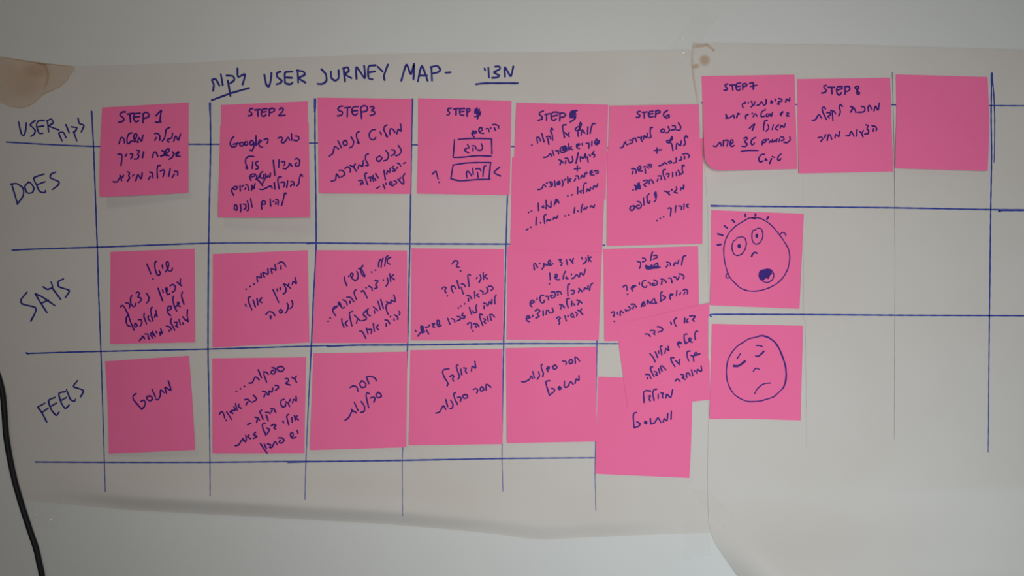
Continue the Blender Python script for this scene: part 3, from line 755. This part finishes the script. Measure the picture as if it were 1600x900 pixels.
# ------------------------------------------------------------------ sticky notes
def inv_quad(q, u, v):
    s = t = 0.5
    (x0, y0), (x1, y1), (x2, y2), (x3, y3) = q      # TL TR BR BL
    for _ in range(8):
        X = x0*(1-s)*(1-t) + x1*s*(1-t) + x2*s*t + x3*(1-s)*t - u
        Y = y0*(1-s)*(1-t) + y1*s*(1-t) + y2*s*t + y3*(1-s)*t - v
        xs = (x1-x0)*(1-t) + (x2-x3)*t; xt = (x3-x0)*(1-s) + (x2-x1)*s
        ys = (y1-y0)*(1-t) + (y2-y3)*t; yt = (y3-y0)*(1-s) + (y2-y1)*s
        det = xs*yt - xt*ys
        s -= (X*yt - xt*Y) / det; t -= (xs*Y - X*ys) / det
    return max(0.0, min(1.0, s)), max(0.0, min(1.0, t))


NG = 18


def sticky(key, quad, base, lift_l, lift_r, label, heading=0, bow=(0, 0, 0), round_bl=0.0, notch=None, name='handwriting', w=2.5):
    """quad TL TR BR BL in photo pixels, base height on the stack, lift of the two free lower corners (metres)"""
    def hst(s, t):
        return base + (lift_l * (1 - s) + lift_r * s) * max(0.0, (t - 0.12) / 0.88) ** 1.8

    def height(u, v):
        return hst(*inv_quad(quad, u, v))

    th = 0.0001
    V, F = [], []
    (x0, y0), (x1, y1), (x2, y2), (x3, y3) = quad
    bl, br, bb = bow                                # outward bow of the left, right and lower edges (px)
    for back in (0, 1):
        for j in range(NG + 1):
            for i in range(NG + 1):
                s0, t0 = i / NG, j / NG
                s, t = s0, t0
                if round_bl and s < round_bl and t > 1 - round_bl:
                    dx, dy = (round_bl - s) / round_bl, (t - 1 + round_bl) / round_bl
                    l = math.hypot(dx, dy)
                    if l > 1e-6:
                        k = max(dx, dy) / l
                        s, t = round_bl - dx * k * round_bl, 1 - round_bl + dy * k * round_bl
                u = x0*(1-s)*(1-t) + x1*s*(1-t) + x2*s*t + x3*(1-s)*t
                v = y0*(1-s)*(1-t) + y1*s*(1-t) + y2*s*t + y3*(1-s)*t
                u += -bl * (1-s) * math.sin(math.pi * t) + br * s * math.sin(math.pi * t)
                v += bb * t * math.sin(math.pi * s)
                if notch: u, v = notch(u, v)
                V.append(P(u, v, hst(s, t) - (th if back else 0)))
    W = NG + 1; B = W * W
    for j in range(NG):
        for i in range(NG):
            a = j * W + i
            F.append((a, a + W, a + W + 1, a + 1)); F.append((B + a, B + a + 1, B + a + W + 1, B + a + W))
    rim(V, F, W, NG, NG)
    o = link('sticky_note', V, F, PINK)
    tag(o, label, 'sticky note', 'pink sticky notes on the paper chart')
    if key in INK:
        st = strokes_of(INK[key])
        if heading:
            ink = Ink(height)
            for pts, ww in st[:heading]: ink.stroke(pts, ww or 2.65)
            ink.build('heading', INKP, o)
        if len(st) > heading:
            ink = Ink(height)
            for pts, ww in st[heading:]: ink.stroke(pts, ww or w)
            for blk in FILL.get(key, []):
                for pts, _ in strokes_of([blk]): ink.polygon(pts)
            ink.build(name, INKP, o)
    return o


MM = 0.001
A0, A1 = 0.62 * MM, 0.85 * MM        # resting heights of notes on the headed sheet
B0 = 1.1 * MM                                       # on the right sheet
# top row
sticky('s1', [(159.5, 168), (295, 160), (294, 301), (155.5, 307.5)], A0, 6*MM, 2.5*MM, 'pink sticky note headed STEP 1, three lines below, in the row beside DOES', 9, (1.5, 0, 0.6))
sticky('s2', [(345, 164), (481, 158), (482, 300), (344, 306)], A0, 0.2*MM, 0.2*MM, 'pink sticky note headed STEP 2, lower part covered by another note', 8)
sticky('s2low', [(344, 196), (482.5, 192), (484, 339), (340.5, 339.5)], A1, 5*MM, 9*MM, 'pink sticky note with one Latin-letter word, stuck over the note headed STEP 2', 0, (0, 0, 0.5))
sticky('s3', [(496, 152.5), (643.5, 154.5), (641.5, 303), (498, 302)], A0, 2*MM, 0.6*MM, 'pink sticky note headed STEP 3, with small dashed lines at its lower right', 8)
sticky('s4', [(653, 153.5), (799.5, 157.5), (796.5, 305), (651.5, 302.5)], A0, 1.2*MM, 1.5*MM, 'pink sticky note headed STEP 4, with two words drawn inside boxes', 15, (-0.6, 0, 0))
sticky('s5low', [(800, 246), (946.5, 240), (941, 395), (797, 388)], A0, 0.3*MM, 2.2*MM, 'pink sticky note below STEP 5, repeated words ending in double dots', 0, w=2.5)
sticky('s5', [(806.5, 160.5), (950.4, 163.5), (946.3, 312), (801.5, 309)], A1, 0.1*MM, 0.1*MM, 'pink sticky note headed STEP 5, six crowded lines of writing and a plus sign', 13, (0.5, 0, 0))
sticky('s6low', [(948.5, 236), (1098.5, 216), (1097.5, 381), (948, 384.5)], B0, 0.6*MM, 0.6*MM, 'pink sticky note under the STEP 6 note, one short word and three dots', 0)
sticky('s6', [(952.3, 165.2), (1092, 163), (1096.5, 311), (948, 311.8)], B0 + 0.25*MM, 0.1*MM, 0.1*MM, 'pink sticky note headed STEP 6, five lines with a plus sign', 8)
sticky('s7', [(1096, 119), (1241.5, 116.5), (1246, 264), (1101.5, 267)], B0, 9*MM, 1.5*MM, 'pink sticky note headed STEP 7, underlined number 36 and curled corner', 9, (0, 0, 0), 0.16, w=2.4)
sticky('s8', [(1245, 123.5), (1391, 121.5), (1396, 268), (1248, 271)], B0, 1.5*MM, 1*MM, 'pink sticky note headed STEP 8, two short lines below', 8, (0, 0, 0))
sticky('s9', [(1399.4, 116.2), (1543.2, 120.3), (1543.4, 267), (1398.4, 263)], B0, 2*MM, 5*MM, 'blank pink sticky note at the right end of the top row', 0, (-1.2, 2.2, 0))
# second row
sticky('y1', [(172.5, 393.5), (304, 388.5), (305, 535), (172, 537.5)], A0, 1*MM, 1*MM, 'pink sticky note nearest the word SAYS, exclamation mark beside its top word', 0, (0, 0.4, 0))
sticky('y2', [(332.5, 397), (481, 391), (483.5, 535), (332, 543)], A0, 2*MM, 1*MM, 'pink sticky note, dots after its first slanting line, below the STEP 2 notes', 0)
sticky('y3', [(494.5, 391), (636, 391.5), (637, 536), (488.5, 536)], A0, 1*MM, 1*MM, 'pink sticky note of five slanting lines, below the note headed STEP 3', 0)
sticky('y4', [(643, 388), (788, 389), (786, 532), (642, 532)], A0, 1*MM, 1*MM, 'pink sticky note with a lone question mark at its top centre', 0)
sticky('y5', [(792.5, 385), (941, 388), (935.5, 532), (791.5, 531)], A0 - 0.1*MM, 1*MM, 1*MM, 'pink sticky note with an exclamation mark after its second line, under the STEP 5 notes', 0)
sticky('y6', [(942.5, 389), (1091, 384.5), (1093, 531), (944.5, 533)], A0, 0.8*MM, 0.4*MM, 'pink sticky note with a crossed-out word near its top, below the STEP 6 notes', 0, w=2.45)
# third row
sticky('f1', [(164, 564.5), (295.5, 556), (304.5, 703), (170, 709)], A0, 1.5*MM, 3*MM, 'pink sticky note with one slanted word, nearest the word FEELS', 0, (-1.0, 0.8, 0))
sticky('f2', [(331.5, 560), (478.5, 558), (475.5, 708.5), (332, 708.7)], A0, 1*MM, 1*MM, 'pink sticky note filled with five slanting lines in the bottom row', 0)
sticky('f3', [(489.5, 552), (636.5, 549.5), (635, 699), (484, 703.5)], A0, 2*MM, 2*MM, 'pink sticky note with two centred words, in the bottom row under STEP 3', 0)
sticky('f4', [(641, 547), (785, 545), (785.5, 694), (638.5, 696)], A0, 1*MM, 1*MM, 'pink bottom-row sticky note with three words, directly below the lone question mark note', 0)
sticky('f5', [(790, 544), (932, 541.5), (932, 690), (792, 692.5)], A0, 1*MM, 1*MM, 'pink bottom-row sticky note, three words in its upper half, under STEP 5', 0)
sticky('f6', [(934.5, 588.5), (1082, 594), (1077.3, 747), (930, 740.5)], A0, 0.6*MM, 2.5*MM, 'lowest pink sticky note, one word in its upper part, hanging below all the others', 0, (0, 1.0, 0))


def bali_notch(u, v):
    if u > 1106.2 and 491 < v < 559: return 1106.3, v
    return u, v


sticky('bali', [(962.5, 507), (1108.5, 473), (1109.3, 624.5), (981, 639.5)], B0 + 0.2*MM, 0.1*MM, 0.1*MM, 'tilted pink sticky note of slanting lines overlapping the notes above and below it', 0, notch=bali_notch)
sticky('shock', [(1111.2, 328.2), (1256.2, 334.2), (1249.2, 482.5), (1109.4, 477)], B0, 1*MM, 1.5*MM, 'pink sticky note with a drawn shocked face, open mouth and round eyes', 0, name='drawn_face', w=1.9)
sticky('sad', [(1112, 506), (1255, 509), (1251, 657), (1108.6, 655)], B0, 1*MM, 1*MM, 'pink sticky note with a drawn sad face with closed eyes', 0, (0, 0, -1.0), name='drawn_face', w=2.0)


# ------------------------------------------------------------------ clear tape
def tape(quad, h, label, glint_flecks=()):
    n = 6
    V, F, M = [], [], []
    (x0, y0), (x1, y1), (x2, y2), (x3, y3) = quad
    for j in range(n + 1):
        for i in range(n + 1):
            s, t = i / n, j / n
            u = x0*(1-s)*(1-t) + x1*s*(1-t) + x2*s*t + x3*(1-s)*t
            v = y0*(1-s)*(1-t) + y1*s*(1-t) + y2*s*t + y3*(1-s)*t
            V.append(P(u, v, (h(u, v) if callable(h) else h) + 0.00002 * math.sin(7 * s + 5 * t)))
    for j in range(n):
        for i in range(n):
            a = j * (n + 1) + i
            F.append((a, a + n + 1, a + n + 2, a + 1)); M.append(0)
    for u, v, r in glint_flecks:                          # tiny raised wrinkles, coloured white to paint the tape's glints
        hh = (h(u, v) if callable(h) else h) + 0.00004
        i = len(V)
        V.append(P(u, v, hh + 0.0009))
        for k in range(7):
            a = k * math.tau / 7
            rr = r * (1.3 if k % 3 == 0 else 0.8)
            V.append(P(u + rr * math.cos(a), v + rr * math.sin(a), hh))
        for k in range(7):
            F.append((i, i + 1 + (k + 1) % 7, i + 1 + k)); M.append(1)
    o = link('clear_tape', V, F, [TAPE, WRINKLE_GLINT], fmat=M)
    tag(o, label, 'tape', 'strips of clear tape holding the sheets')


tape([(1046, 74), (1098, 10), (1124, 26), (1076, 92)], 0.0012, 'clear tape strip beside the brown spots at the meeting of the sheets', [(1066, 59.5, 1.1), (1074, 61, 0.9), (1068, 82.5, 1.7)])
tape([(1078, 764), (1110, 768), (1147, 804), (1131, 826)], lambda u, v: max(left_h(u, v), right_h(u, v) if u > 1104 else 0) + 0.0004, 'clear tape strip joining the two sheets near the bottom, above the curled edge')
tape([(1070, 816), (1108, 811), (1110, 868), (1066, 876)], lambda u, v: max(0.0009, left_h(u, v) + 0.0004), 'clear tape strip under the lower right corner of the headed sheet')
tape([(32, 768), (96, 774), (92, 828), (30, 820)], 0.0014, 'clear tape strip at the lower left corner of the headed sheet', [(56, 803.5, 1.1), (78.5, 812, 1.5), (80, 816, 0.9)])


# ------------------------------------------------------------------ black cable hanging at the left
def cable():
    px = [(-235, -1780), (-225, -900), (-200, -200), (-150, 180), (-110, 330), (-60, 460), (-24, 540), (-4, 585), (3.5, 612), (6.5, 640), (9.5, 680), (15, 715), (23, 752), (34, 790), (47, 830), (56, 856), (61, 878), (66, 902), (74, 960), (76, 1040), (70, 1130), (60, 1500), (72, 2200), (64, 3340)]
    path = smooth_path(px, 6.0)
    r = 0.0021
    pts = [P(u, v, 0.0034 if v > 500 else 0.0034) for u, v in path]
    V, F = [], []
    n = len(pts)
    for i, p in enumerate(pts):
        t = (pts[min(n - 1, i + 1)] - pts[max(0, i - 1)]).normalized()
        a = t.cross(Vector((0, 1, 0))).normalized(); b = t.cross(a)
        for k in range(14):
            w = k * math.tau / 14
            V.append(p + r * (math.cos(w) * a + math.sin(w) * b))
    for i in range(n - 1):
        for k in range(14):
            k2 = (k + 1) % 14
            F.append((i * 14 + k, i * 14 + k2, (i + 1) * 14 + k2, (i + 1) * 14 + k))
    F.append(tuple(range(13, -1, -1))); F.append(tuple((n - 1) * 14 + k for k in range(14)))
    o = link('cable', V, F, RUBBER)
    tag(o, 'black cable hanging over the left edge of the paper', 'cable')


cable()
